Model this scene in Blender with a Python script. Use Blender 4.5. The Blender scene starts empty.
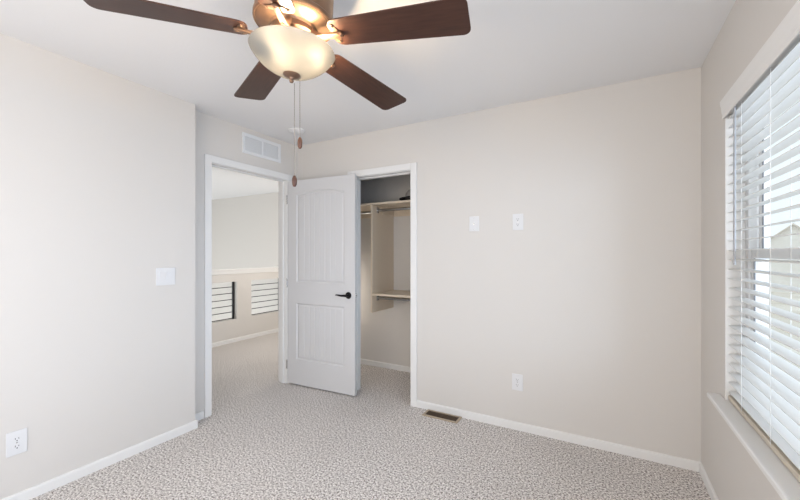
import bpy, bmesh, math, random
from mathutils import Vector, Matrix
random.seed(4)
S = bpy.context.scene
COL = S.collection
PI = math.pi

# ------------------------------------------------------------------ camera
cam_d = bpy.data.cameras.new('camera')
cam = bpy.data.objects.new('camera', cam_d)
COL.objects.link(cam)
cam.location = (0, 0, 1.3135)
cam.rotation_euler = (PI / 2, 0, math.radians(29.257))
cam_d.sensor_width = 36.0
cam_d.lens = 364.1 / 800 * 36.0
cam_d.shift_y = 3.84 / 800
cam_d.clip_start = 0.02
S.camera = cam

# ------------------------------------------------------------------ world, lights, exposure
W = bpy.data.worlds.new('sky')
S.world = W
W.use_nodes = True
bg = W.node_tree.nodes['Background']
bg.inputs[0].default_value = (0.90, 0.96, 1.0, 1)
bg.inputs[1].default_value = 1.25
S.view_settings.view_transform = 'Standard'
S.view_settings.look = 'None'
S.view_settings.exposure = -0.03
S.view_settings.gamma = 1.0
S.view_settings.use_curve_mapping = False


def area_light(name, loc, target, sx, sy, power, color):
    d = bpy.data.lights.new(name, 'AREA')
    d.shape = 'RECTANGLE'
    d.size, d.size_y, d.energy, d.color = sx, sy, power, color
    o = bpy.data.objects.new(name, d)
    COL.objects.link(o)
    o.location = loc
    o.rotation_euler = (Vector(target) - Vector(loc)).to_track_quat('-Z', 'Y').to_euler()
    return o


# daylight through the blinds and in the stairwell, plus three added fill lights
area_light('added_rear_fill', (-1.05, -0.86, 1.40), (-0.75, 2.0, 1.25), 1.9, 1.5, 38, (1.0, 0.90, 0.82))  # added warm fill behind the camera, no known window there
area_light('added_rear_side_fill', (0.68, -0.17, 1.32), (-2.0, 0.9, 1.0), 1.0, 1.4, 21, (0.54, 0.72, 1.0))  # added cool fill from the right, out of view, no known window
area_light('daylight_side_window', (2.3, 1.05, 1.50), (-2.7, 1.45, 1.05), 2.3, 1.6, 125, (0.68, 0.80, 1.0))
area_light('daylight_stairwell', (-6.2, 0.55, -0.9), (-6.0, 4.7, -0.2), 2.4, 2.0, 120, (0.90, 0.96, 1.0))
area_light('added_landing_fill', (-2.93, 3.9, 1.35), (-4.8, 3.7, 0.7), 1.3, 1.7, 48, (1.0, 0.95, 0.89))  # added fill against a blank wall, brightens the half wall

# ------------------------------------------------------------------ materials


def srgb(r, g, b):
    f = lambda c: c / 12.92 if c <= 0.04045 else ((c + 0.055) / 1.055) ** 2.4
    return (f(r / 255), f(g / 255), f(b / 255), 1)


def new_mat(name, color, rough=0.5, metal=0.0, spec=0.5):
    m = bpy.data.materials.new(name)
    m.use_nodes = True
    b = m.node_tree.nodes['Principled BSDF']
    b.inputs['Base Color'].default_value = color
    b.inputs['Roughness'].default_value = rough
    b.inputs['Metallic'].default_value = metal
    b.inputs['Specular IOR Level'].default_value = spec
    return m


def noise_bump(m, scale, strength, dist=0.002, detail=3):
    nt = m.node_tree
    b = nt.nodes['Principled BSDF']
    tc = nt.nodes.new('ShaderNodeTexCoord')
    n = nt.nodes.new('ShaderNodeTexNoise')
    n.inputs['Scale'].default_value = scale
    n.inputs['Detail'].default_value = detail
    bp = nt.nodes.new('ShaderNodeBump')
    bp.inputs['Strength'].default_value = strength
    bp.inputs['Distance'].default_value = dist
    nt.links.new(tc.outputs['Object'], n.inputs['Vector'])
    nt.links.new(n.outputs['Fac'], bp.inputs['Height'])
    nt.links.new(bp.outputs['Normal'], b.inputs['Normal'])
    return tc, n


def tone_noise(m, c0, c1, scale, detail=2, stretch=None):
    nt = m.node_tree
    b = nt.nodes['Principled BSDF']
    tc = nt.nodes.new('ShaderNodeTexCoord')
    n = nt.nodes.new('ShaderNodeTexNoise')
    n.inputs['Scale'].default_value = scale
    n.inputs['Detail'].default_value = detail
    r = nt.nodes.new('ShaderNodeValToRGB')
    r.color_ramp.elements[0].position, r.color_ramp.elements[0].color = 0.3, c0
    r.color_ramp.elements[1].position, r.color_ramp.elements[1].color = 0.7, c1
    if stretch:
        mp = nt.nodes.new('ShaderNodeMapping')
        mp.inputs['Scale'].default_value = stretch
        nt.links.new(tc.outputs['Object'], mp.inputs['Vector'])
        nt.links.new(mp.outputs['Vector'], n.inputs['Vector'])
    else:
        nt.links.new(tc.outputs['Object'], n.inputs['Vector'])
    nt.links.new(n.outputs['Fac'], r.inputs['Fac'])
    nt.links.new(r.outputs['Color'], b.inputs['Base Color'])


M = {}
M['wall'] = new_mat('wall_paint', srgb(216, 212, 207), 0.62, spec=0.3)
noise_bump(M['wall'], 90, 0.12, 0.002)
M['ceiling'] = new_mat('ceiling_paint', srgb(234, 234, 235), 0.8, spec=0.2)
noise_bump(M['ceiling'], 70, 0.15, 0.003)
M['trim'] = new_mat('trim_paint', srgb(232, 231, 229), 0.5, spec=0.2)
noise_bump(M['trim'], 25, 0.03, 0.001)
M['door'] = new_mat('door_paint', srgb(211, 210, 210), 0.55, spec=0.2)
noise_bump(M['door'], 40, 0.03, 0.001)
M['plastic'] = new_mat('white_plastic', srgb(224, 224, 225), 0.45, spec=0.25)
noise_bump(M['plastic'], 60, 0.01, 0.0005)
M['slot'] = new_mat('dark_slot', srgb(52, 50, 48), 0.6)
noise_bump(M['slot'], 60, 0.05, 0.0005)
M['melamine'] = new_mat('shelf_melamine', srgb(228, 213, 192), 0.42)
noise_bump(M['melamine'], 30, 0.03, 0.0006)
M['chrome'] = new_mat('chrome_rod', srgb(190, 190, 190), 0.22, 1.0)
noise_bump(M['chrome'], 60, 0.02, 0.0004)
M['blind'] = new_mat('blind_vinyl', srgb(226, 225, 222), 0.42)
noise_bump(M['blind'], 20, 0.02, 0.0006)
M['rail'] = new_mat('blind_bottom_rail', srgb(205, 196, 180), 0.5)
noise_bump(M['rail'], 20, 0.02, 0.0006)
M['cord'] = new_mat('blind_cord', srgb(228, 228, 226), 0.8)
noise_bump(M['cord'], 200, 0.1, 0.0005)
M['wand'] = new_mat('shaded_white_wand', srgb(168, 170, 174), 0.3)  # white wand, its shadow is put into the grey colour
noise_bump(M['wand'], 60, 0.02, 0.0004)
M['frame'] = new_mat('vinyl_window_frame', srgb(228, 228, 228), 0.4)
noise_bump(M['frame'], 30, 0.02, 0.0006)
M['gasket'] = new_mat('grey_gasket', srgb(120, 120, 122), 0.6)
noise_bump(M['gasket'], 30, 0.05, 0.0006)
M['black'] = new_mat('black_powder_coat', srgb(24, 24, 27), 0.45)
noise_bump(M['black'], 120, 0.05, 0.0005)
M['handle'] = new_mat('dark_bronze_handle', srgb(30, 27, 30), 0.32, 0.7)
noise_bump(M['handle'], 80, 0.03, 0.0005)
M['bronze'] = new_mat('antique_bronze', srgb(124, 98, 82), 0.42, 0.6)
noise_bump(M['bronze'], 60, 0.05, 0.0006)
tone_noise(M['bronze'], srgb(108, 84, 68), srgb(136, 108, 88), 12, 3)
M['blade'] = new_mat('walnut_blade', srgb(86, 56, 44), 0.4, spec=0.35)
tone_noise(M['blade'], srgb(58, 36, 29), srgb(72, 46, 36), 9, 4, (1.0, 9.0, 9.0))
M['fob'] = new_mat('wooden_fob', srgb(122, 78, 52), 0.45)
tone_noise(M['fob'], srgb(76, 46, 34), srgb(112, 72, 50), 60, 3, (1, 1, 0.2))
M['chain'] = new_mat('pull_chain', srgb(150, 142, 134), 0.4, 0.6)
noise_bump(M['chain'], 400, 0.2, 0.0004)
M['vent'] = new_mat('beige_register', srgb(176, 160, 138), 0.5)
noise_bump(M['vent'], 40, 0.03, 0.0005)
M['ventdark'] = new_mat('brown_register_grid', srgb(84, 68, 52), 0.6)
noise_bump(M['ventdark'], 40, 0.03, 0.0005)
M['grille'] = new_mat('white_grille', srgb(228, 230, 232), 0.45)
noise_bump(M['grille'], 40, 0.03, 0.0005)
M['duct'] = new_mat('grey_duct', srgb(224, 226, 228), 0.7)
noise_bump(M['duct'], 40, 0.03, 0.0005)
M['cloth_grey'] = new_mat('grey_cloth', srgb(150, 146, 142), 0.9)
noise_bump(M['cloth_grey'], 300, 0.3, 0.001)
M['cloth_black'] = new_mat('black_cloth', srgb(30, 26, 26), 0.85)
noise_bump(M['cloth_black'], 300, 0.3, 0.001)
M['stucco'] = new_mat('cream_stucco', srgb(238, 235, 230), 0.9)
noise_bump(M['stucco'], 8, 0.2, 0.02)
M['tile'] = new_mat('roof_tile', srgb(222, 214, 204), 0.9)
noise_bump(M['tile'], 6, 0.4, 0.05)
M['ground'] = new_mat('pale_ground', srgb(226, 218, 206), 0.95)
tone_noise(M['ground'], srgb(206, 196, 182), srgb(236, 230, 220), 0.25, 4)


def carpet():
    m = new_mat('speckled_carpet', srgb(180, 172, 168), 0.95, spec=0.1)
    nt = m.node_tree
    b = nt.nodes['Principled BSDF']
    tc = nt.nodes.new('ShaderNodeTexCoord')
    n1 = nt.nodes.new('ShaderNodeTexNoise')
    n1.inputs['Scale'].default_value = 88
    n1.inputs['Detail'].default_value = 6
    n1.inputs['Roughness'].default_value = 0.85
    n2 = nt.nodes.new('ShaderNodeTexNoise')
    n2.inputs['Scale'].default_value = 2.2
    n2.inputs['Detail'].default_value = 3
    r1 = nt.nodes.new('ShaderNodeValToRGB')
    e = r1.color_ramp.elements
    e[0].position, e[0].color = 0.425, srgb(80, 71, 67)
    e[1].position, e[1].color = 0.56, srgb(250, 246, 242)
    k = e.new(0.485)
    k.color = srgb(202, 195, 190)
    mr = nt.nodes.new('ShaderNodeMapRange')
    mr.inputs['To Min'].default_value = 0.92
    mr.inputs['To Max'].default_value = 1.08
    mix = nt.nodes.new('ShaderNodeMix')
    mix.data_type = 'RGBA'
    mix.blend_type = 'MULTIPLY'
    mix.inputs[0].default_value = 1.0
    bp = nt.nodes.new('ShaderNodeBump')
    bp.inputs['Strength'].default_value = 0.4
    bp.inputs['Distance'].default_value = 0.008
    L = nt.links.new
    L(tc.outputs['Object'], n1.inputs['Vector'])
    L(tc.outputs['Object'], n2.inputs['Vector'])
    L(n1.outputs['Fac'], r1.inputs['Fac'])
    L(n2.outputs['Fac'], mr.inputs['Value'])
    L(r1.outputs['Color'], mix.inputs[6])
    L(mr.outputs['Result'], mix.inputs[7])
    L(mix.outputs[2], b.inputs['Base Color'])
    L(n1.outputs['Fac'], bp.inputs['Height'])
    L(bp.outputs['Normal'], b.inputs['Normal'])
    return m


M['carpet'] = carpet()


def pane_glass():
    m = bpy.data.materials.new('window_glass')
    m.use_nodes = True
    nt = m.node_tree
    nt.nodes.remove(nt.nodes['Principled BSDF'])
    out = nt.nodes['Material Output']
    t = nt.nodes.new('ShaderNodeBsdfTransparent')
    t.inputs[0].default_value = (0.95, 0.97, 0.97, 1)
    g = nt.nodes.new('ShaderNodeBsdfGlossy')
    g.inputs['Roughness'].default_value = 0.03
    mx = nt.nodes.new('ShaderNodeMixShader')
    mx.inputs[0].default_value = 0.06
    nt.links.new(t.outputs[0], mx.inputs[1])
    nt.links.new(g.outputs[0], mx.inputs[2])
    nt.links.new(mx.outputs[0], out.inputs[0])
    return m


M['glass'] = pane_glass()


def bowl_glass():
    m = bpy.data.materials.new('frosted_bowl_glass')
    m.use_nodes = True
    nt = m.node_tree
    nt.nodes.remove(nt.nodes['Principled BSDF'])
    out = nt.nodes['Material Output']
    t = nt.nodes.new('ShaderNodeBsdfTranslucent')
    t.inputs[0].default_value = (0.80, 0.76, 0.66, 1)
    d = nt.nodes.new('ShaderNodeBsdfDiffuse')
    d.inputs[0].default_value = (0.42, 0.42, 0.40, 1)
    g = nt.nodes.new('ShaderNodeBsdfGlossy')
    g.inputs['Roughness'].default_value = 0.25
    m1 = nt.nodes.new('ShaderNodeMixShader')
    m1.inputs[0].default_value = 0.45
    m2 = nt.nodes.new('ShaderNodeMixShader')
    m2.inputs[0].default_value = 0.05
    tc = nt.nodes.new('ShaderNodeTexCoord')
    n = nt.nodes.new('ShaderNodeTexNoise')
    n.inputs['Scale'].default_value = 7
    n.inputs['Detail'].default_value = 3
    r = nt.nodes.new('ShaderNodeValToRGB')
    r.color_ramp.elements[0].position, r.color_ramp.elements[0].color = 0.3, (0.029, 0.029, 0.028, 1)
    r.color_ramp.elements[1].position, r.color_ramp.elements[1].color = 0.7, (0.039, 0.039, 0.038, 1)
    L = nt.links.new
    L(tc.outputs['Object'], n.inputs['Vector'])
    L(n.outputs['Fac'], r.inputs['Fac'])
    L(r.outputs['Color'], t.inputs[0])
    L(t.outputs[0], m1.inputs[1])
    L(d.outputs[0], m1.inputs[2])
    L(m1.outputs[0], m2.inputs[1])
    L(g.outputs[0], m2.inputs[2])
    L(m2.outputs[0], out.inputs[0])
    return m


M['bowl'] = bowl_glass()
M['bulb'] = new_mat('lit_bulb', (1, 0.93, 0.8, 1), 0.4)
M['bulb'].node_tree.nodes['Principled BSDF'].inputs['Emission Color'].default_value = (1, 0.86, 0.66, 1)
M['bulb'].node_tree.nodes['Principled BSDF'].inputs['Emission Strength'].default_value = 25

# ------------------------------------------------------------------ mesh helpers


class MB:
    def __init__(self):
        self.bm = bmesh.new()

    def box(self, x0, x1, y0, y1, z0, z1, bev=0.0, seg=2):
        b = bmesh.new()
        bmesh.ops.create_cube(b, size=1)
        bmesh.ops.scale(b, vec=(x1 - x0, y1 - y0, z1 - z0), verts=b.verts)
        bmesh.ops.translate(b, vec=((x0 + x1) / 2, (y0 + y1) / 2, (z0 + z1) / 2), verts=b.verts)
        if bev > 0:
            bmesh.ops.bevel(b, geom=b.edges[:], offset=bev, segments=seg, profile=0.5, affect='EDGES')
        self._merge(b)
        return self

    def _merge(self, b):
        me = bpy.data.meshes.new('tmp')
        b.to_mesh(me)
        b.free()
        self.bm.from_mesh(me)
        bpy.data.meshes.remove(me)

    def tube(self, pts, r, seg=12, cap=True):
        """a round bar along a list of points; r is a number or a list"""
        b = bmesh.new()
        pts = [Vector(p) for p in pts]
        rs = r if isinstance(r, (list, tuple)) else [r] * len(pts)
        rings = []
        up = None
        for i, p in enumerate(pts):
            d = (pts[min(i + 1, len(pts) - 1)] - pts[max(i - 1, 0)]).normalized()
            if up is None:
                up = Vector((0, 0, 1)) if abs(d.z) < 0.9 else Vector((1, 0, 0))
            s = d.cross(up).normalized()
            u = s.cross(d).normalized()
            up = u
            rings.append([b.verts.new(p + s * math.cos(2 * PI * k / seg) * rs[i] + u * math.sin(2 * PI * k / seg) * rs[i]) for k in range(seg)])
        for a, c in zip(rings, rings[1:]):
            for k in range(seg):
                b.faces.new((a[k], a[(k + 1) % seg], c[(k + 1) % seg], c[k]))
        if cap:
            b.faces.new(rings[0][::-1])
            b.faces.new(rings[-1])
        bmesh.ops.recalc_face_normals(b, faces=b.faces)
        self._merge(b)
        return self

    def lathe(self, prof, c=(0, 0, 0), seg=48, axis='z'):
        """prof: list of (radius, height)"""
        b = bmesh.new()
        rings = []
        for r, h in prof:
            if r < 1e-6:
                rings.append([b.verts.new((0, 0, h))])
            else:
                rings.append([b.verts.new((r * math.cos(2 * PI * k / seg), r * math.sin(2 * PI * k / seg), h)) for k in range(seg)])
        for a, d in zip(rings, rings[1:]):
            for k in range(seg):
                k2 = (k + 1) % seg
                if len(a) == 1 and len(d) == 1:
                    continue
                if len(a) == 1:
                    b.faces.new((a[0], d[k2], d[k]))
                elif len(d) == 1:
                    b.faces.new((a[k], a[k2], d[0]))
                else:
                    b.faces.new((a[k], a[k2], d[k2], d[k]))
        if axis == 'y':
            bmesh.ops.rotate(b, cent=(0, 0, 0), matrix=Matrix.Rotation(PI / 2, 3, 'X'), verts=b.verts)   # +h -> -y
        elif axis == 'x':
            bmesh.ops.rotate(b, cent=(0, 0, 0), matrix=Matrix.Rotation(PI / 2, 3, 'Y'), verts=b.verts)   # +h -> +x
        bmesh.ops.translate(b, vec=c, verts=b.verts)
        bmesh.ops.recalc_face_normals(b, faces=b.faces)
        self._merge(b)
        return self

    def prism(self, pts, vec, bev=0.0):
        """a closed outline of 3-D points pushed along vec"""
        b = bmesh.new()
        vs = [b.verts.new(p) for p in pts]
        f = b.faces.new(vs)
        r = bmesh.ops.extrude_face_region(b, geom=[f])
        bmesh.ops.translate(b, vec=vec, verts=[v for v in r['geom'] if isinstance(v, bmesh.types.BMVert)])
        bmesh.ops.recalc_face_normals(b, faces=b.faces)
        if bev:
            bmesh.ops.bevel(b, geom=b.edges[:], offset=bev, segments=2, profile=0.5, affect='EDGES')
        self._merge(b)
        return self

    def xform(self, mat):
        bmesh.ops.transform(self.bm, matrix=mat, verts=self.bm.verts)
        return self

    def build(self, name, mat, parent=None, smooth=False, world=True, origin=None):
        me = bpy.data.meshes.new(name)
        o = bpy.data.objects.new(name, me)
        COL.objects.link(o)
        off = Vector((0, 0, 0))
        if parent is None and origin is None:
            xs = [v.co for v in self.bm.verts]
            origin = (sum((min(c[i] for c in xs), max(c[i] for c in xs))) / 2 for i in range(3))
            origin = Vector(origin)
            origin.z = min(c.z for c in xs)
        if parent is None:
            off = Vector(origin)
            o.location = off
        elif world:
            off = origin_of(parent)
        bmesh.ops.translate(self.bm, vec=-off, verts=self.bm.verts)
        self.bm.to_mesh(me)
        self.bm.free()
        me.materials.append(mat)
        if parent is not None:
            o.parent = parent
        if smooth:
            me.shade_smooth()
            me.set_sharp_from_angle(angle=math.radians(38))
        return o


def origin_of(o):
    v = Vector((0, 0, 0))
    while o is not None:
        v += o.location
        o = o.parent
    return v


def tag(o, label, cat=None, group=None, kind=None):
    o['label'] = label
    if cat:
        o['category'] = cat
    if group:
        o['group'] = group
    if kind:
        o['kind'] = kind
    return o


def thing(name, loc, label, cat, group=None, kind=None, rz=0.0):
    o = bpy.data.objects.new(name, None)
    o.empty_display_size = 0.1
    COL.objects.link(o)
    o.location = loc
    o.rotation_euler = (0, 0, rz)
    return tag(o, label, cat, group, kind)


def struct(o, label, cat):
    return tag(o, label, cat, None, 'structure')


def wall_mb(axis, a0, a1, t0, t1, z0, z1, holes=()):
    """a wall running along axis from a0 to a1, t0..t1 thick, with rectangular holes (a0, a1, z0, z1)"""
    us = sorted({a0, a1, *[h[0] for h in holes], *[h[1] for h in holes]})
    zs = sorted({z0, z1, *[h[2] for h in holes], *[h[3] for h in holes]})
    us = [u for u in us if a0 <= u <= a1]
    zs = [z for z in zs if z0 <= z <= z1]
    solid = lambda i, j: 0 <= i < len(us) - 1 and 0 <= j < len(zs) - 1 and not any(
        h[0] <= (us[i] + us[i + 1]) / 2 <= h[1] and h[2] <= (zs[j] + zs[j + 1]) / 2 <= h[3] for h in holes)
    P = (lambda u, t, z: (u, t, z)) if axis == 'x' else (lambda u, t, z: (t, u, z))
    m = MB()
    vd = {}

    def V(*k):
        k = P(*k)
        if k not in vd:
            vd[k] = m.bm.verts.new(k)
        return vd[k]
    F = m.bm.faces.new
    for i in range(len(us) - 1):
        for j in range(len(zs) - 1):
            if not solid(i, j):
                continue
            u0, u1, w0, w1 = us[i], us[i + 1], zs[j], zs[j + 1]
            F((V(u0, t0, w0), V(u1, t0, w0), V(u1, t0, w1), V(u0, t0, w1)))
            F((V(u0, t1, w0), V(u0, t1, w1), V(u1, t1, w1), V(u1, t1, w0)))
            if not solid(i - 1, j):
                F((V(u0, t0, w0), V(u0, t0, w1), V(u0, t1, w1), V(u0, t1, w0)))
            if not solid(i + 1, j):
                F((V(u1, t0, w0), V(u1, t1, w0), V(u1, t1, w1), V(u1, t0, w1)))
            if not solid(i, j - 1):
                F((V(u0, t0, w0), V(u0, t1, w0), V(u1, t1, w0), V(u1, t0, w0)))
            if not solid(i, j + 1):
                F((V(u0, t0, w1), V(u1, t0, w1), V(u1, t1, w1), V(u0, t1, w1)))
    bmesh.ops.recalc_face_normals(m.bm, faces=m.bm.faces)
    return m


# ------------------------------------------------------------------ the shell
XL, XD, XR, YB, H = -2.688, -2.797, 0.5117, 2.802, 2.44
YC = 3.58                      # closet back wall
YF = -0.75                     # wall behind the camera
XH = -4.80                     # landing half wall
YS = 4.72                      # stairwell end wall
DY0, DY1, DZ = 1.84, 2.654, 2.054       # bedroom doorway (clear)
CX0, CX1, CZ = -2.075, -1.463, 2.036    # closet doorway (clear)
WY0, WY1, WZ0, WZ1 = 0.62, 2.309, 0.60, 2.04   # window opening
JT = 0.018                     # jamb board

m = MB()
m.box(XL - 0.3, 0.66, YF - 0.1, YC + 0.07, -0.12, 0)
m.box(XH - 0.12, XL - 0.3, 0.3, YS + 0.1, -0.12, 0)
m.box(XL - 0.3, XL - 0.11, YC + 0.07, YS + 0.1, -0.12, 0)
struct(m.build('floor', M['carpet'], origin=(0, 0, 0)), 'speckled grey beige carpet covering the bedroom, closet and landing', 'floor')
struct(MB().box(-7.7, 0.66, YF - 0.1, YS + 0.1, H, H + 0.12).build('ceiling', M['ceiling']), 'plain white ceiling above the fan', 'ceiling')

struct(wall_mb('y', YF - 0.1, 1.641, -2.91, XL, 0, H).build('wall_left', M['wall']), 'long blank wall carrying the double light switch', 'wall')
struct(wall_mb('y', 1.641, YS + 0.1, -2.91, XD, 0, H, [(DY0 - JT, DY1 + JT, -1, DZ + JT)]).build('wall_hall', M['wall']), 'short recessed wall around the open bedroom doorway', 'wall')
struct(wall_mb('x', XD, 0.66, YB, YB + 0.115, 0, H, [(CX0 - JT, CX1 + JT, -1, CZ + JT)]).build('wall_back', M['wall']), 'far wall with the closet opening and three cover plates', 'wall')
struct(wall_mb('y', YF - 0.1, YB, XR, 0.66, 0, H, [(WY0, WY1, WZ0, WZ1), (-0.69, 0.35, WZ0, WZ1)]).build('wall_right', M['wall']), 'wall holding the window with white blinds', 'wall')  # second opening, behind the viewer, is added for the side fill
struct(wall_mb('x', XL, XR, YF - 0.1, YF, 0, H, [(-2.4, -0.1, 0.65, 2.15)]).build('wall_front', M['wall']), 'wall behind the viewer with a wide opening added for fill light', 'wall')  # opening added to let the rear fill in
struct(wall_mb('x', XD, -0.6, YC, YC + 0.07, 0, H).build('wall_closet_back', M['wall']), 'back wall inside the closet', 'wall')
struct(wall_mb('y', YB + 0.115, YC, -0.67, -0.6, 0, H).build('wall_closet_right', M['wall']), 'side wall inside the closet', 'wall')
# landing half wall with two openings, stairwell
OPEN = [(2.935, 3.56, 0.338, 0.90), (3.825, 4.45, 0.338, 0.90)]
hw = struct(wall_mb('y', 0.4, YS, XH - 0.12, XH, 0, 1.07, OPEN).build('wall_landing', M['wall']), 'low half wall on the landing with two railed openings', 'half wall')
struct(wall_mb('x', -7.7, -2.91, YS, YS + 0.1, -2.9, H).build('wall_stairwell_back', M['wall']), 'pale stairwell wall beyond the landing half wall', 'wall')
struct(wall_mb('y', 0.3, YS, -7.7, -7.6, -2.9, H).build('wall_stairwell_left', M['wall']), 'outer side wall of the stairwell', 'wall')
struct(wall_mb('x', -7.6, -2.91, 0.3, 0.4, -2.9, H).build('wall_stairwell_front', M['wall']), 'near end wall of the stairwell', 'wall')
struct(wall_mb('y', 0.4, YS, XH - 0.12, XH - 0.02, -2.9, -0.12).build('wall_stairwell_right', M['wall']), 'stairwell wall below the landing', 'wall')
struct(MB().box(-7.7, XH, 0.3, YS + 0.1, -3.0, -2.9).build('floor_lower', M['carpet']), 'carpeted lower floor at the foot of the stairwell', 'floor')

# half wall cap and its moulding
m = MB().box(XH - 0.145, XH + 0.028, 0.4, YS, 1.07, 1.092, 0.004)
m.prism([(XH, 0.4, 1.07), (XH + 0.018, 0.4, 1.07), (XH + 0.014, 0.4, 1.03), (XH + 0.009, 0.4, 1.012), (XH, 0.4, 1.012)], (0, YS - 0.4, 0))
struct(m.build('trim_1', M['trim']), 'white wooden cap along the top of the landing half wall', 'trim')


# baseboards: a board with an eased top
def base_x(name, x0, x1, y, s, label):
    """along x; the face sits at y, s is the direction into the room"""
    m = MB()
    m.prism([(x0, y, 0), (x0, y + s * 0.012, 0), (x0, y + s * 0.012, 0.048), (x0, y + s * 0.009, 0.056), (x0, y, 0.059)], (x1 - x0, 0, 0))
    return struct(m.build(name, M['trim']), label, 'baseboard')


def base_y(name, y0, y1, x, s, label):
    m = MB()
    m.prism([(x, y0, 0), (x + s * 0.012, y0, 0), (x + s * 0.012, y0, 0.048), (x + s * 0.009, y0, 0.056), (x, y0, 0.059)], (0, y1 - y0, 0))
    return struct(m.build(name, M['trim']), label, 'baseboard')


base_x('baseboard_back', CX1 + 0.062, XR, YB, -1, 'white baseboard under the far wall beside the floor register')
base_y('baseboard_left', YF, 1.653, XL, 1, 'white baseboard under the wall with the light switch')
base_y('baseboard_hall', 1.641, DY0 - 0.07, XD, 1, 'short white baseboard beside the bedroom doorway casing')
base_y('baseboard_right', YF, YB - 0.012, XR, -1, 'white baseboard under the blinded window')
base_x('baseboard_front', XL, XR, YF, 1, 'white baseboard behind the viewer')
base_x('baseboard_closet', XD, -0.67, YC, -1, 'white baseboard inside the closet')
base_y('baseboard_landing', 0.4, YS, XH, 1, 'white baseboard along the landing half wall')


# door casings (flat board with an eased edge) and jambs
def board(m, axis, a0, a1, t0, t1, z0, z1, bev=0.004):
    if axis == 'x':
        m.box(a0, a1, min(t0, t1), max(t0, t1), z0, z1, bev)
    else:
        m.box(min(t0, t1), max(t0, t1), a0, a1, z0, z1, bev)


CW = 0.062


def casing(name, axis, a0, a1, top, face, s, label):
    m = MB()
    board(m, axis, a0 - CW, a0 - 0.004, face, face + s * 0.016, 0, top + CW)
    board(m, axis, a1 + 0.004, a1 + CW, face, face + s * 0.016, 0, top + CW)
    board(m, axis, a0 - 0.004, a1 + 0.004, face, face + s * 0.016, top + 0.004, top + CW)
    return struct(m.build(name, M['trim']), label, 'door casing')


def jamb(name, axis, a0, a1, top, t0, t1, stop0, stop1, label):
    m = MB()
    board(m, axis, a0 - JT, a0, t0, t1, 0, top + JT, 0.002)
    board(m, axis, a1, a1 + JT, t0, t1, 0, top + JT, 0.002)
    board(m, axis, a0, a1, t0, t1, top, top + JT, 0.002)
    board(m, axis, a0, a0 + 0.011, stop0, stop1, 0, top, 0.002)
    board(m, axis, a1 - 0.011, a1, stop0, stop1, 0, top, 0.002)
    board(m, axis, a0 + 0.011, a1 - 0.011, stop0, stop1, top - 0.011, top, 0.002)
    return struct(m.build(name, M['trim']), label, 'door frame')


casing('trim_2', 'y', DY0, DY1, DZ, XD, 1, 'white casing around the bedroom doorway')
jamb('trim_3', 'y', DY0, DY1, DZ, XD, -2.91, XD - 0.045, XD - 0.075, 'white door frame lining the bedroom doorway')
casing('trim_4', 'y', DY0, DY1, DZ, -2.91, -1, 'white casing on the landing side of the bedroom doorway')
casing('trim_5', 'x', CX0, CX1, CZ, YB, -1, 'white casing around the closet opening')
jamb('trim_6', 'x', CX0, CX1, CZ, YB, YB + 0.115, YB + 0.05, YB + 0.085, 'white frame lining the closet opening')

# ------------------------------------------------------------------ bedroom door
DW, DH0, DH1, DT = 0.806, 0.014, 2.044, 0.035
DA = math.radians(3.2)
door = thing('door_1', (XD + 0.006, DY1 + 0.002, 0), 'white two panel door standing open in front of the closet', 'door', None, 'structure', DA)


def door_face():
    """front skin as a height field: moulded arched panel above, square one below, plank grooves"""
    px0, px1 = 0.115, 0.690
    hw_, xc = (px1 - px0) / 2, (px0 + px1) / 2
    panels = [(1.03, 1.898, 0.037), (0.262, 0.822, 0.0)]
    grooves = [px0 + 0.035 + (px1 - px0 - 0.07) * k / 8 for k in range(1, 8)]
    xs = {0.0, DW}
    x = 0.0
    while x < DW:
        xs.add(round(x, 4))
        x += 0.008
    for g in grooves:
        for d in (-0.005, -0.0025, 0, 0.0025, 0.005):
            xs.add(round(g + d, 4))
    for e in (px0, px1):
        for d in range(-16, 17):
            xs.add(round(e + d * 0.0025, 4))
    zs = {DH0, DH1}
    z = DH0
    while z < DH1:
        zs.add(round(z, 4))
        z += 0.02
    for z0, z1, a in panels:
        for e, hi in ((z0, 0.04), (z1, 0.04)):
            d = -0.04
            while d < hi + a:
                zs.add(round(e + d, 4))
                d += 0.0025

    def clean(s, tol=0.0012):
        s = sorted(s)
        o = [s[0]]
        for v in s[1:]:
            if v - o[-1] > tol:
                o.append(v)
        o[-1] = s[-1]
        return o
    xs, zs = clean(xs), clean(zs)

    def depth(x, z):
        for z0, z1, a in panels:
            zt = z1 + a * (1 - min(1, abs((x - xc) / hw_)) ** 2)
            d = min(x - px0, px1 - x, z - z0, zt - z)
            if d <= 0:
                continue
            if d < 0.010:
                return 0.010 * d / 0.010
            if d < 0.016:
                return 0.010
            if d < 0.030:
                return 0.010 - 0.006 * (d - 0.016) / 0.014
            h = 0.004
            for g in grooves:
                q = abs(x - g)
                if q < 0.005:
                    h += 0.004 * (1 - q / 0.005)
            return h
        return 0.0
    return xs, zs, depth


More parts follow.
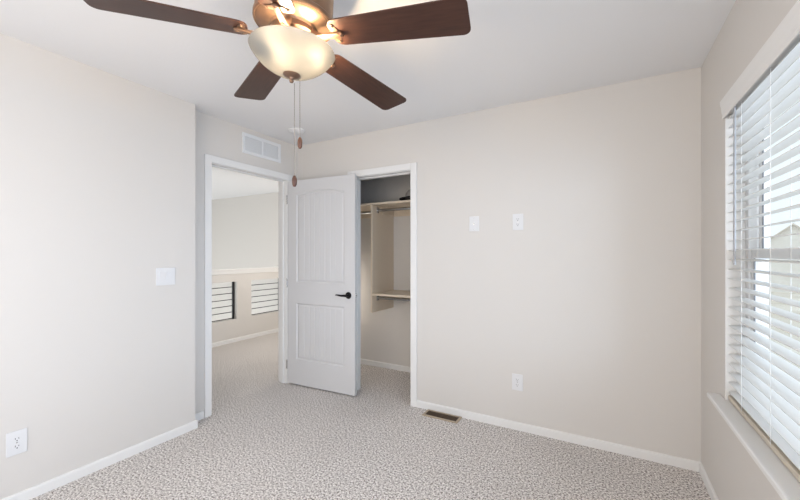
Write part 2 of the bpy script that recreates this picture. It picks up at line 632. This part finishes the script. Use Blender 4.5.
xs, zs, depth = door_face()
m = MB()
rows = [[m.bm.verts.new((x, depth(x, z), z)) for x in xs] for z in zs]
for r0, r1 in zip(rows, rows[1:]):
    for i in range(len(xs) - 1):
        m.bm.faces.new((r0[i], r0[i + 1], r1[i + 1], r1[i]))
rb = [[m.bm.verts.new((x, DT, z)) for x in (0.0, DW)] for z in (DH0, DH1)]
m.bm.faces.new((rb[0][0], rb[1][0], rb[1][1], rb[0][1]))
m.bm.faces.new([rb[0][0]] + [r[0] for r in rows] + [rb[1][0]])
m.bm.faces.new([rb[1][1]] + [r[-1] for r in rows[::-1]] + [rb[0][1]])
m.bm.faces.new([rb[0][1]] + rows[0][::-1] + [rb[0][0]])
m.bm.faces.new([rb[1][0]] + rows[-1] + [rb[1][1]])
bmesh.ops.recalc_face_normals(m.bm, faces=m.bm.faces)
m.build('door_leaf', M['door'], door, world=False)
hx, hz = DW - 0.068, 0.930
m = MB().lathe([(0, 0.0), (0.031, 0.0), (0.032, 0.005), (0.028, 0.011), (0.014, 0.014), (0.0125, 0.04), (0.0, 0.04)], (hx, 0.0, hz), 32, 'y')
rose = m.build('door_handle', M['handle'], door, True, False)
rose['label'] = 'dark bronze lever handle'
m = MB()
pts = [(hx + 0.008, -0.044, hz), (hx - 0.02, -0.047, hz + 0.001), (hx - 0.05, -0.047, hz - 0.001), (hx - 0.08, -0.045, hz + 0.002), (hx - 0.108, -0.042, hz + 0.004), (hx - 0.120, -0.040, hz + 0.001)]
m.tube(pts, [0.0115, 0.0105, 0.009, 0.0075, 0.006, 0.004], 14)
m.build('lever', M['handle'], rose, True, False)
m = MB().lathe([(0, 0.0), (0.030, 0.0), (0.031, 0.004), (0.0, 0.012)], (hx, DT, hz), 32, 'y').xform(Matrix.Translation((0, 2 * DT, 0)) @ Matrix.Diagonal((1, -1, 1, 1)))
m.build('door_rose', M['handle'], door, True, False)
m = MB().box(DW - 0.0005, DW + 0.0012, 0.006, 0.029, hz - 0.03, hz + 0.03, 0.0004)
lp = m.build('latch_plate', M['plastic'], door, False, False)
m = MB().lathe([(0, 0), (0.0048, 0), (0.004, 0.0012), (0, 0.0014)], (DW + 0.001, 0.0175, hz + 0.019), 12, 'x')
m.build('screw', M['handle'], lp, True, False)
m = MB().lathe([(0, 0), (0.0048, 0), (0.004, 0.0012), (0, 0.0014)], (DW + 0.001, 0.0175, hz - 0.019), 12, 'x')
m.build('screw', M['handle'], lp, True, False)
m = MB().box(DW + 0.001, DW + 0.010, 0.012, 0.023, hz - 0.008, hz + 0.008, 0.003)
m.build('latch_bolt', M['chrome'], lp, False, False)
for z in (0.20, 1.02, 1.86):
    m = MB().tube([(-0.004, -0.006, z - 0.045), (-0.004, -0.006, z + 0.045)], 0.0055, 12)
    m.build('hinge', M['chrome'], door, True, False)

# ------------------------------------------------------------------ closet organiser
PXR = -2.088                 # right face of the divider panel
SY = 3.13                    # shelf front
org = thing('closet_organizer', (-1.9, YC - 0.2, 0), 'off-white closet shelving with a divider panel and hanging rods', 'closet shelving')
MB().box(XD, -0.67, SY, YC, 1.818, 1.838, 0.002).build('upper_shelf', M['melamine'], org)
MB().box(PXR - 0.019, PXR, SY + 0.01, YC, 0.705, 1.818, 0.002).build('divider_panel', M['melamine'], org)
MB().box(PXR, -0.67, SY + 0.005, YC, 0.885, 0.905, 0.002).build('lower_shelf', M['melamine'], org)
MB().box(PXR, -0.67, YC - 0.018, YC, 1.735, 1.818, 0.002).build('cleat', M['melamine'], org)
MB().box(XD, PXR - 0.019, YC - 0.018, YC, 1.735, 1.818, 0.002).build('cleat', M['melamine'], org)
MB().box(PXR, PXR + 0.018, SY + 0.19, YC - 0.018, 1.735, 1.818, 0.002).build('cleat', M['melamine'], org)
MB().box(PXR, -0.67, YC - 0.018, YC, 0.815, 0.885, 0.002).build('cleat', M['melamine'], org)


def rod(x0, x1, y, z):
    r = MB().tube([(x0, y, z), (x1, y, z)], 0.0155, 20).build('hanging_rod', M['chrome'], org, True)
    for x, s in ((x0, 1), (x1, -1)):
        MB().box(min(x, x + s * 0.006), max(x, x + s * 0.006), y - 0.022, y + 0.022, z - 0.028, z + 0.034, 0.002).build('rod_bracket', M['chrome'], r)


rod(PXR, -0.67, SY + 0.115, 1.772)
rod(PXR, -0.67, SY + 0.115, 0.850)
rod(XD, PXR - 0.019, SY + 0.16, 1.765)

# the cap lying on the top shelf
KX, KY, KZ = -1.655, 3.27, 1.838
cap = thing('cap', (KX, KY, KZ), 'small grey cap with a black brim on the top closet shelf', 'cap')
m = MB().lathe([(0.098, 0.040), (0.101, 0.052), (0.097, 0.080), (0.080, 0.108), (0.05, 0.125), (0.012, 0.131), (0, 0.133)], (KX, KY, KZ), 36)
m.build('crown', M['cloth_grey'], cap, True)
m = MB()
n = 16
for lo_, hi_ in ((0.100, 0.168),):
    top = []
    for k in range(n + 1):
        a = math.radians(110 + 140 * k / n)
        f = math.sin(PI * k / n) ** 0.5
        top.append((a, 0.097 + (hi_ - 0.097) * f))
    ou = [(KX + q * math.cos(a), KY + q * math.sin(a), KZ + 0.034 - 0.010 * (q - 0.097) / 0.07) for a, q in top]
    inn = [(KX + 0.094 * math.cos(a), KY + 0.094 * math.sin(a), KZ + 0.038) for a, q in top[1:-1][::-1]]
    m.prism(ou + inn, (0, 0, 0.010))
m.lathe([(0.094, 0.0), (0.1005, 0.0), (0.1035, 0.025), (0.102, 0.047), (0.096, 0.046)], (KX, KY, KZ), 36)
br = m.build('brim', M['cloth_black'], cap, True)
br['label'] = 'black brim and band'

# ------------------------------------------------------------------ landing railings
for i, (y0, y1, z0, z1) in enumerate(OPEN):
    lab = ['black bar railing in the half wall opening nearer the doorway casing',
           'black bar railing in the half wall opening nearer the open door'][i]
    r = thing('metal_railing', (XH - 0.06, (y0 + y1) / 2, z0), lab, 'railing', 'bar railings in the landing half wall')
    for ya in (y0 + 0.001, y1 - 0.027):
        MB().box(XH - 0.075, XH - 0.045, ya, ya + 0.026, z0, z1, 0.003).build('post', M['black'], r)
    for k in range(6):
        z = z0 + 0.012 + k * (z1 - z0) / 6.0
        MB().tube([(XH - 0.06, y0 + 0.02, z), (XH - 0.06, y1 - 0.02, z)], 0.0055, 10).build('bar', M['black'], r, True)

# ------------------------------------------------------------------ window
win = thing('window_1', (XR + 0.08, (WY0 + WY1) / 2, WZ0), 'white vinyl sash window behind the blinds', 'window', None, 'structure')
FX0, FX1 = 0.585, 0.655
m = MB()
fw = 0.045
m.box(FX0, FX1, WY1 - fw, WY1, WZ0, WZ1, 0.003).box(FX0, FX1, WY0, WY0 + fw, WZ0, WZ1, 0.003)
m.box(FX0, FX1, WY0 + fw, WY1 - fw, WZ0, WZ0 + fw, 0.003).box(FX0, FX1, WY0 + fw, WY1 - fw, WZ1 - fw, WZ1, 0.003)
m.build('window_frame', M['frame'], win)
ZM = 1.315
ym = (WY0 + WY1) / 2


def sash(y0, y1, z0, z1, x0, x1, name):
    w = 0.042
    m = MB()
    m.box(x0, x1, y0, y0 + w, z0, z1, 0.003).box(x0, x1, y1 - w, y1, z0, z1, 0.003)
    m.box(x0, x1, y0 + w, y1 - w, z0, z0 + w, 0.003).box(x0, x1, y0 + w, y1 - w, z1 - w, z1, 0.003)
    s = m.build(name, M['frame'], win)
    g = MB()
    q = 0.006
    g.box(x0 - 0.001, x0 + 0.004, y0 + w - q, y0 + w, z0 + w, z1 - w).box(x0 - 0.001, x0 + 0.004, y1 - w, y1 - w + q, z0 + w, z1 - w)
    g.build('gasket', M['gasket'], s)
    MB().box((x0 + x1) / 2 - 0.002, (x0 + x1) / 2 + 0.002, y0 + w - 0.004, y1 - w + 0.004, z0 + w - 0.004, z1 - w + 0.004).build('pane', M['glass'], s)


sash(WY0 + fw, WY1 - fw, ZM - 0.02, WZ1 - fw, 0.622, 0.648, 'upper_sash')
sash(WY0 + fw, WY1 - fw, WZ0 + fw, ZM + 0.02, 0.594, 0.620, 'lower_sash')
m = MB().box(XR - 0.055, FX0, WY0, WY1, WZ0 - 0.012, WZ0 + 0.010, 0.005)
m.box(XR - 0.055, XR - 0.0005, WY1 - 0.005, WY1 + 0.075, WZ0 - 0.012, WZ0 + 0.010, 0.005)
m.box(XR - 0.055, XR - 0.0005, WY0 - 0.075, WY0 + 0.005, WZ0 - 0.012, WZ0 + 0.010, 0.005)
m.build('window_sill', M['trim'], win)

m = MB()
m.box(XR + 0.0005, FX0, WY1 - 0.006, WY1 + 0.001, WZ0, WZ1, 0.001).box(XR + 0.0005, FX0, WY0 - 0.001, WY0 + 0.006, WZ0, WZ1, 0.001)
m.box(XR + 0.0005, FX0, WY0 + 0.006, WY1 - 0.006, WZ1 - 0.004, WZ1 + 0.001, 0.001)
m.build('jamb_liner', M['trim'], win)

# ------------------------------------------------------------------ blinds
BY0, BY1 = WY0 + 0.012, WY1 - 0.010
SX0, SX1 = 0.521, 0.571
bl = thing('window_blind', ((SX0 + SX1) / 2, (BY0 + BY1) / 2, WZ0 + 0.012), 'white slatted faux wood blind lowered over the window', 'blind')
m = MB()
NS = 30
for k in range(NS):
    z = 1.287 + (k - 14) * 0.0451
    if z > 1.985:
        continue
    b = bmesh.new()
    n = 5
    th = 0.0026
    ang = math.radians(5.0)
    top, bot = [], []
    for i in range(n + 1):
        t = i / n - 0.5
        x = (SX0 + SX1) / 2 + t * 0.050 * math.cos(ang)
        zz = z + t * 0.050 * math.sin(ang) + 0.0018 * (1 - 4 * t * t)
        top.append((x, zz + th / 2))
        bot.append((x, zz - th / 2))
    loop = top + bot[::-1]
    m.prism([(x, BY0, zz) for x, zz in loop], (0, BY1 - BY0, 0))
    b.free()
m.build('slats', M['blind'], bl)
m = MB().box(SX0 - 0.001, SX1 + 0.001, BY0, BY1, 0.6145, 0.636, 0.004)
rl = m.build('bottom_rail', M['rail'], bl)
rl['label'] = 'beige bottom rail'
MB().box(SX0 - 0.006, SX1 + 0.004, BY0, BY1, 1.983, 2.036, 0.002).build('head_rail', M['blind'], bl)
# crown valance with a return at each end
m = MB()
VY0, VY1 = WY0 - 0.012, WY1 + 0.012
prof = [(0.5105, 1.970), (0.5045, 1.970), (0.503, 1.980), (0.5045, 1.988), (0.501, 2.002), (0.4985, 2.026), (0.495, 2.044), (0.495, 2.056), (0.5105, 2.056)]
m.prism([(x, VY0, z) for x, z in prof], (0, VY1 - VY0, 0))
m.build('valance', M['trim'], bl)
for y in (2.10, 1.785, 1.24, 0.82):
    for x in (SX0 - 0.0012, SX1 + 0.0012):
        MB().tube([(x, y, 0.63), (x, y, 2.0)], 0.0011, 6).build('ladder_cord', M['cord'], bl)
m = MB().tube([(0.508, 2.145, 1.265), (0.508, 2.145, 1.275), (0.508, 2.145, 1.955), (0.512, 2.145, 1.985)], [0.0062, 0.0048, 0.0044, 0.003], 10)
m.build('tilt_wand', M['wand'], bl, True)

# ------------------------------------------------------------------ ceiling fan
FC = Vector((-1.053, 1.0326, 0))
ZB = 2.150
fan = thing('ceiling_fan', (FC.x, FC.y, H), 'bronze ceiling fan with five walnut blades and a lit bowl lamp', 'ceiling fan')
c0 = (FC.x, FC.y, 0)
m = MB().lathe([(0, H), (0.075, H), (0.078, H - 0.012), (0.066, H - 0.05), (0.03, H - 0.062), (0, H - 0.062)], c0)
m.build('canopy', M['bronze'], fan, True)
m = MB().lathe([(0, 2.385), (0.06, 2.384), (0.115, 2.372), (0.140, 2.350), (0.146, 2.32), (0.146, 2.225), (0.151, 2.219), (0.151, 2.206), (0.147, 2.201), (0.143, 2.203),
                (0.136, 2.196), (0.092, 2.186), (0.088, 2.178), (0, 2.178)], c0, 64)
motor = m.build('motor_housing', M['bronze'], fan, True)
m = MB().lathe([(0, 2.18), (0.085, 2.18), (0.088, 2.172), (0.088, 2.158), (0.072, 2.150), (0.06, 2.146), (0.06, 2.118), (0.03, 2.11), (0, 2.11)], c0, 48)
m.build('light_fitter', M['bronze'], fan, True)

R1, W0, W1, PHI, CONE = 0.678, 0.0638, 0.0785, -0.159, -0.029
for k in range(5):
    a = math.radians(11.51 + 72 * k)
    T = Matrix.Translation((FC.x, FC.y, ZB)) @ Matrix.Rotation(a, 4, 'Z') @ Matrix.Rotation(-CONE * 1.0, 4, 'Y') @ Matrix.Rotation(PHI, 4, 'X')
    # outline of the blade: narrower rounded root, wider rounded tip
    r0 = 0.165
    out = []
    cr = 0.028

    def wid(r):
        return W0 + (W1 - W0) * (r - 0.2) / 0.46
    for j in range(7):
        t = PI / 2 * j / 6
        out.append((R1 - cr + cr * math.sin(t), wid(R1) - cr + cr * math.cos(t)))
    side = out + [(x, -y) for x, y in out[::-1]]
    rr = 0.035
    root = []
    for j in range(7):
        t = PI / 2 * j / 6
        root.append((r0 + rr - rr * math.sin(t), -(wid(r0) - rr + rr * math.cos(t))))
    side += root + [(x, -y) for x, y in root[::-1]]
    m = MB()
    m.prism([(x, y, 0.0) for x, y in side], (0, 0, 0.0055), 0.0012)
    me_o = m.xform(Matrix.Identity(4)).build('fan_blade', M['blade'], fan, False, False)
    me_o.matrix_local = Matrix.Translation((0, 0, -H)) @ Matrix.Translation((0, 0, ZB)) @ Matrix.Rotation(a, 4, 'Z') @ Matrix.Rotation(-CONE, 4, 'Y') @ Matrix.Rotation(PHI, 4, 'X')
    # blade iron: slim arm with a flared pad under the blade root
    q = MB()
    arm = [(0.070, 0.017), (0.12, 0.013), (0.17, 0.011), (0.208, 0.012), (0.214, 0.009), (0.214, -0.009), (0.208, -0.012), (0.17, -0.011), (0.12, -0.013), (0.070, -0.017)]
    q.prism([(x, y, -0.012 if x > 0.1 else -0.004) for x, y in arm], (0, 0, 0.009), 0.002)
    q.prism([(0.172, 0.044, -0.003), (0.188, 0.046, -0.003), (0.200, 0.016, -0.003), (0.200, -0.016, -0.003), (0.188, -0.046, -0.003), (0.172, -0.044, -0.003)], (0, 0, 0.003), 0.0008)
    q.tube([(0.075, 0, 0.028), (0.095, 0, 0.004), (0.12, 0, -0.004)], [0.016, 0.014, 0.010], 10)
    for sx, sy in ((0.184, 0.034), (0.184, -0.034), (0.203, 0)):
        q.lathe([(0, -0.0155), (0.004, -0.015), (0.0055, -0.0125), (0.0055, -0.002)], (sx, sy, 0 if sy == 0 else 0.009), 10)
    iron = q.build('blade_iron', M['bronze'], me_o, True, False)

MB().lathe([(0, 2.118), (0.092, 2.116), (0.094, 2.110), (0, 2.111)], c0, 48).build('added_light_baffle', M['bronze'], fan, True)  # unseen disc added to hold bulb light off the ceiling
# glass bowl: open above, with a real wall thickness
outer = []
RB, ZT, ZBOT = 0.160, 2.102, 2.006
hb = ZT - 0.006 - ZBOT
RC = (RB ** 2 + hb ** 2) / (2 * hb)
am = math.asin(RB / RC)
for j in range(17):
    t = am * j / 16
    outer.append((RC * math.sin(t), ZBOT + RC * (1 - math.cos(t))))
outer += [(RB + 0.0015, ZT - 0.003), (RB, ZT)]
m = MB().lathe(outer, c0, 64)
bowl = m.build('glass_bowl', M['bowl'], fan, True)
bowl['label'] = 'glowing frosted glass bowl'
m = MB().lathe([(0, 2.018), (0.032, 2.016), (0.034, 2.010), (0.026, 2.002), (0.010, 1.997), (0.007, 1.990), (0.009, 1.985), (0.006, 1.979), (0, 1.977)], c0, 32)
m.build('finial', M['bronze'], fan, True)
bx = Vector((math.cos(math.radians(29.257)), math.sin(math.radians(29.257)), 0))
for s in (-1, 1):
    p = FC + Vector((0.70, 0.714, 0)) * (0.060 * s) + Vector((0.045, -0.044, 2.074 - 0.003 * s))
    b = MB().lathe([(0, -0.026), (0.014, -0.022), (0.024, -0.010), (0.026, 0.002), (0.020, 0.016), (0.013, 0.025), (0.012, 0.034), (0, 0.034)], p, 24)
    b.build('bulb', M['bulb'], bowl, True)
    d = bpy.data.lights.new('bulb_light', 'POINT')
    d.energy = 75
    d.color = (1.0, 0.74, 0.45)
    d.shadow_soft_size = 0.028
    lo = bpy.data.objects.new('bulb_light', d)
    COL.objects.link(lo)
    lo.location = p + Vector((0.002, 0.001, -0.05 * s * 0.06))


# the fan hangs a little out of plumb
tilt = Matrix.Translation((0, 0, ZB - H)) @ Vector((0, 0, 1)).rotation_difference(Vector((0.0397, 0.0254, 1)).normalized()).to_matrix().to_4x4() @ Matrix.Translation((0, 0, H - ZB))
bpy.context.view_layer.update()
for ch in fan.children:
    if not ch.name.startswith('canopy'):
        ch.matrix_local = tilt @ ch.matrix_local


def chain(p_top, z_end, fob_len):
    m = MB()
    z = p_top[2]
    m.tube([p_top, (p_top[0], p_top[1], z_end)], 0.0012, 6)
    k = 0
    while z > z_end:
        m.lathe([(0, -0.0019), (0.0019, 0), (0, 0.0019)], (p_top[0], p_top[1], z), 6)
        z -= 0.0085
    c = m.build('pull_chain', M['chain'], fan, True)
    q = MB().lathe([(0, 0), (0.004, -0.002), (0.0085, -0.012), (0.0095, -0.022), (0.0085, -fob_len + 0.008), (0.005, -fob_len), (0, -fob_len - 0.001)], (p_top[0], p_top[1], z_end), 16)
    f = q.build('fob', M['fob'], c, True)
    f['label'] = 'wooden fob'


chain((FC.x + 0.003, FC.y + 0.002, 1.975), 1.619, 0.044)
chain((FC.x + 0.012, FC.y + 0.022, 2.015), 1.772, 0.045)

# ------------------------------------------------------------------ smoke detector, grille, register
sd = thing('smoke_detector', (-2.445, 2.435, H), 'round white smoke detector on the ceiling near the corner', 'smoke detector')
MB().lathe([(0, H), (0.074, H), (0.075, H - 0.012), (0.066, H - 0.016)], (-2.445, 2.435, 0), 40).build('mounting_base', M['plastic'], sd, True)
MB().lathe([(0.0655, H - 0.012), (0.064, H - 0.018), (0.052, H - 0.027), (0.02, H - 0.030), (0, H - 0.030)], (-2.445, 2.435, 0), 40).build('cover', M['plastic'], sd, True)

gy0, gy1, gz0, gz1 = 2.13, 2.567, 2.212, 2.394
gr = thing('air_grille', (XD, (gy0 + gy1) / 2, gz0), 'white louvred air return grille high above the doorway', 'air grille')
m = MB()
m.box(XD, XD + 0.010, gy0, gy0 + 0.026, gz0, gz1, 0.002).box(XD, XD + 0.010, gy1 - 0.026, gy1, gz0, gz1, 0.002)
m.box(XD, XD + 0.010, gy0 + 0.026, gy1 - 0.026, gz0, gz0 + 0.026, 0.002).box(XD, XD + 0.010, gy0 + 0.026, gy1 - 0.026, gz1 - 0.026, gz1, 0.002)
m.box(XD, XD + 0.009, (gy0 + gy1) / 2 - 0.007, (gy0 + gy1) / 2 + 0.007, gz0 + 0.026, gz1 - 0.026, 0.001)
m.build('grille_frame', M['grille'], gr)
m = MB()
n = 10
for k in range(n):
    z = gz0 + 0.032 + k * (gz1 - gz0 - 0.058) / (n - 1)
    m.prism([(XD + 0.003, gy0 + 0.026, z + 0.0075), (XD + 0.004, gy0 + 0.026, z + 0.0078), (XD + 0.0085, gy0 + 0.026, z - 0.0055), (XD + 0.0075, gy0 + 0.026, z - 0.006)], (0, gy1 - gy0 - 0.052, 0))
m.build('louvre', M['grille'], gr)
MB().box(XD, XD + 0.001, gy0 + 0.02, gy1 - 0.02, gz0 + 0.02, gz1 - 0.02).build('backing', M['duct'], gr)

vx0, vx1, vy0, vy1 = -1.290, -0.990, 2.668, 2.785
vt = thing('floor_register', ((vx0 + vx1) / 2, (vy0 + vy1) / 2, 0), 'beige floor register with a dark grid in the carpet by the far wall', 'floor register')
m = MB()
m.box(vx0, vx0 + 0.018, vy0, vy1, 0, 0.010, 0.003).box(vx1 - 0.018, vx1, vy0, vy1, 0, 0.010, 0.003)
m.box(vx0 + 0.018, vx1 - 0.018, vy0, vy0 + 0.016, 0, 0.010, 0.003).box(vx0 + 0.018, vx1 - 0.018, vy1 - 0.016, vy1, 0, 0.010, 0.003)
m.build('register_frame', M['vent'], vt)
m = MB()
k = vx0 + 0.022
while k < vx1 - 0.02:
    m.box(k, k + 0.003, vy0 + 0.016, vy1 - 0.016, 0.003, 0.0085)
    k += 0.0115
k = vy0 + 0.020
while k < vy1 - 0.018:
    m.box(vx0 + 0.018, vx1 - 0.018, k, k + 0.003, 0.003, 0.008)
    k += 0.0115
m.box((vx0 + vx1) / 2 - 0.004, (vx0 + vx1) / 2 + 0.004, vy0 + 0.016, vy1 - 0.016, 0.003, 0.009)
m.build('grid', M['ventdark'], vt)
MB().box(vx0 + 0.016, vx1 - 0.016, vy0 + 0.014, vy1 - 0.014, 0.0005, 0.003).build('damper', M['slot'], vt)

# ------------------------------------------------------------------ plates on the walls


def wall_plate(name, label, cat, loc, rz, w, h, group=None):
    t = thing(name, loc, label, cat, group, None, rz)
    MB().box(-w / 2, w / 2, -0.006, 0, 0, h, 0.0025).build('cover_plate', M['plastic'], t, False, False)
    return t


def screw(t, x, z, y=-0.006):
    MB().lathe([(0, 0), (0.0032, 0), (0.0028, 0.0010), (0, 0.0013)], (x, y, z), 12, 'y').build('screw', M['chrome'], t, True, False)


def outlet(label, loc, rz, w=0.078, h=0.122):
    """duplex socket; local -y points into the room"""
    t = wall_plate('wall_outlet', label, 'outlet', loc, rz, w, h, 'wall outlets')
    for s in (-1, 1):
        zc = h / 2 + s * 0.0195
        o = []
        for j in range(24):
            a = 2 * PI * j / 24
            o.append((0.017 * math.cos(a), -0.0058, zc + max(-0.0135, min(0.0135, 0.017 * math.sin(a)))))
        r = MB().prism(o, (0, -0.0022, 0)).build('socket', M['plastic'], t, False, False)
        sl = MB()
        sl.box(-0.0075, -0.0055, -0.0087, -0.0079, zc - 0.001, zc + 0.0075).box(0.0055, 0.0075, -0.0087, -0.0079, zc - 0.0005, zc + 0.0065)
        sl.lathe([(0, 0), (0.0026, 0), (0.0026, 0.0008), (0, 0.0008)], (0, -0.0079, zc - 0.0075), 12, 'y')
        sl.build('socket_holes', M['slot'], r, False, False)
    screw(t, 0, h / 2)
    return t


outlet('white outlet on the far wall at head height, beside the cable jack plate', (-0.560, YB, 1.490), 0)
outlet('white outlet low on the far wall to the side of the floor register', (-0.564, YB, 0.294), 0)
outlet('white outlet low on the left wall below the light switch', (XL, 0.683, 0.262), PI / 2, 0.080, 0.125)

t = wall_plate('cable_jack', 'white cable jack plate with one connector high on the far wall', 'cable jack', (-0.896, YB, 1.492), 0, 0.080, 0.118)
MB().lathe([(0, 0), (0.0075, 0), (0.0075, 0.003), (0.0048, 0.003), (0.0048, 0.010), (0.003, 0.010), (0.003, 0.006), (0, 0.006)], (0, -0.006, 0.059), 16, 'y').build('connector', M['chrome'], t, True, False)
screw(t, 0, 0.012)
screw(t, 0, 0.106)

t = wall_plate('light_switch', 'white double rocker light switch on the left wall', 'light switch', (XL, 1.427, 1.094), PI / 2, 0.128, 0.122)
for s in (-1, 1):
    x = s * 0.023
    pr = [(x - 0.0165, -0.0055, 0.0275), (x - 0.0165, -0.0075, 0.0275), (x - 0.0165, -0.0085, 0.061), (x - 0.0165, -0.0115, 0.0945), (x - 0.0165, -0.0055, 0.0945)]
    MB().prism(pr, (0.033, 0, 0), 0.0008).build('rocker', M['plastic'], t, False, False)

# ------------------------------------------------------------------ outdoors beyond the window
struct(MB().box(1.5, 120, -60, 160, -3.2, -3.0).build('ground', M['ground']), 'pale bare ground outside the window', 'ground')


def house(label, cx, cy, rz, w, l, eave, apex):
    """gable end towards the room; local -y is the gable"""
    t = thing('house', (cx, cy, -3.0), label, 'house', 'houses beyond the window', None, rz)
    e, a = eave + 3.0, apex + 3.0
    m = MB().prism([(-w, 0, 0), (w, 0, 0), (w, 0, e), (0, 0, a), (-w, 0, e)], (0, l, 0))
    m.build('wall', M['stucco'], t, False, False)
    ov = 0.4
    sl = (a - e) / w
    m = MB()
    for s in (-1, 1):
        m.prism([(0, -ov, a + 0.02), (s * (w + ov), -ov, e - sl * ov + 0.02), (s * (w + ov), -ov, e - sl * ov + 0.2), (0, -ov, a + 0.2)], (0, l + 2 * ov, 0))
    m.build('roof', M['tile'], t, False, False)
    return t


house('pale gabled house seen through the blind slats', 18.3, 56.5, math.radians(-17), 2.6, 9.0, 2.2, 4.5)
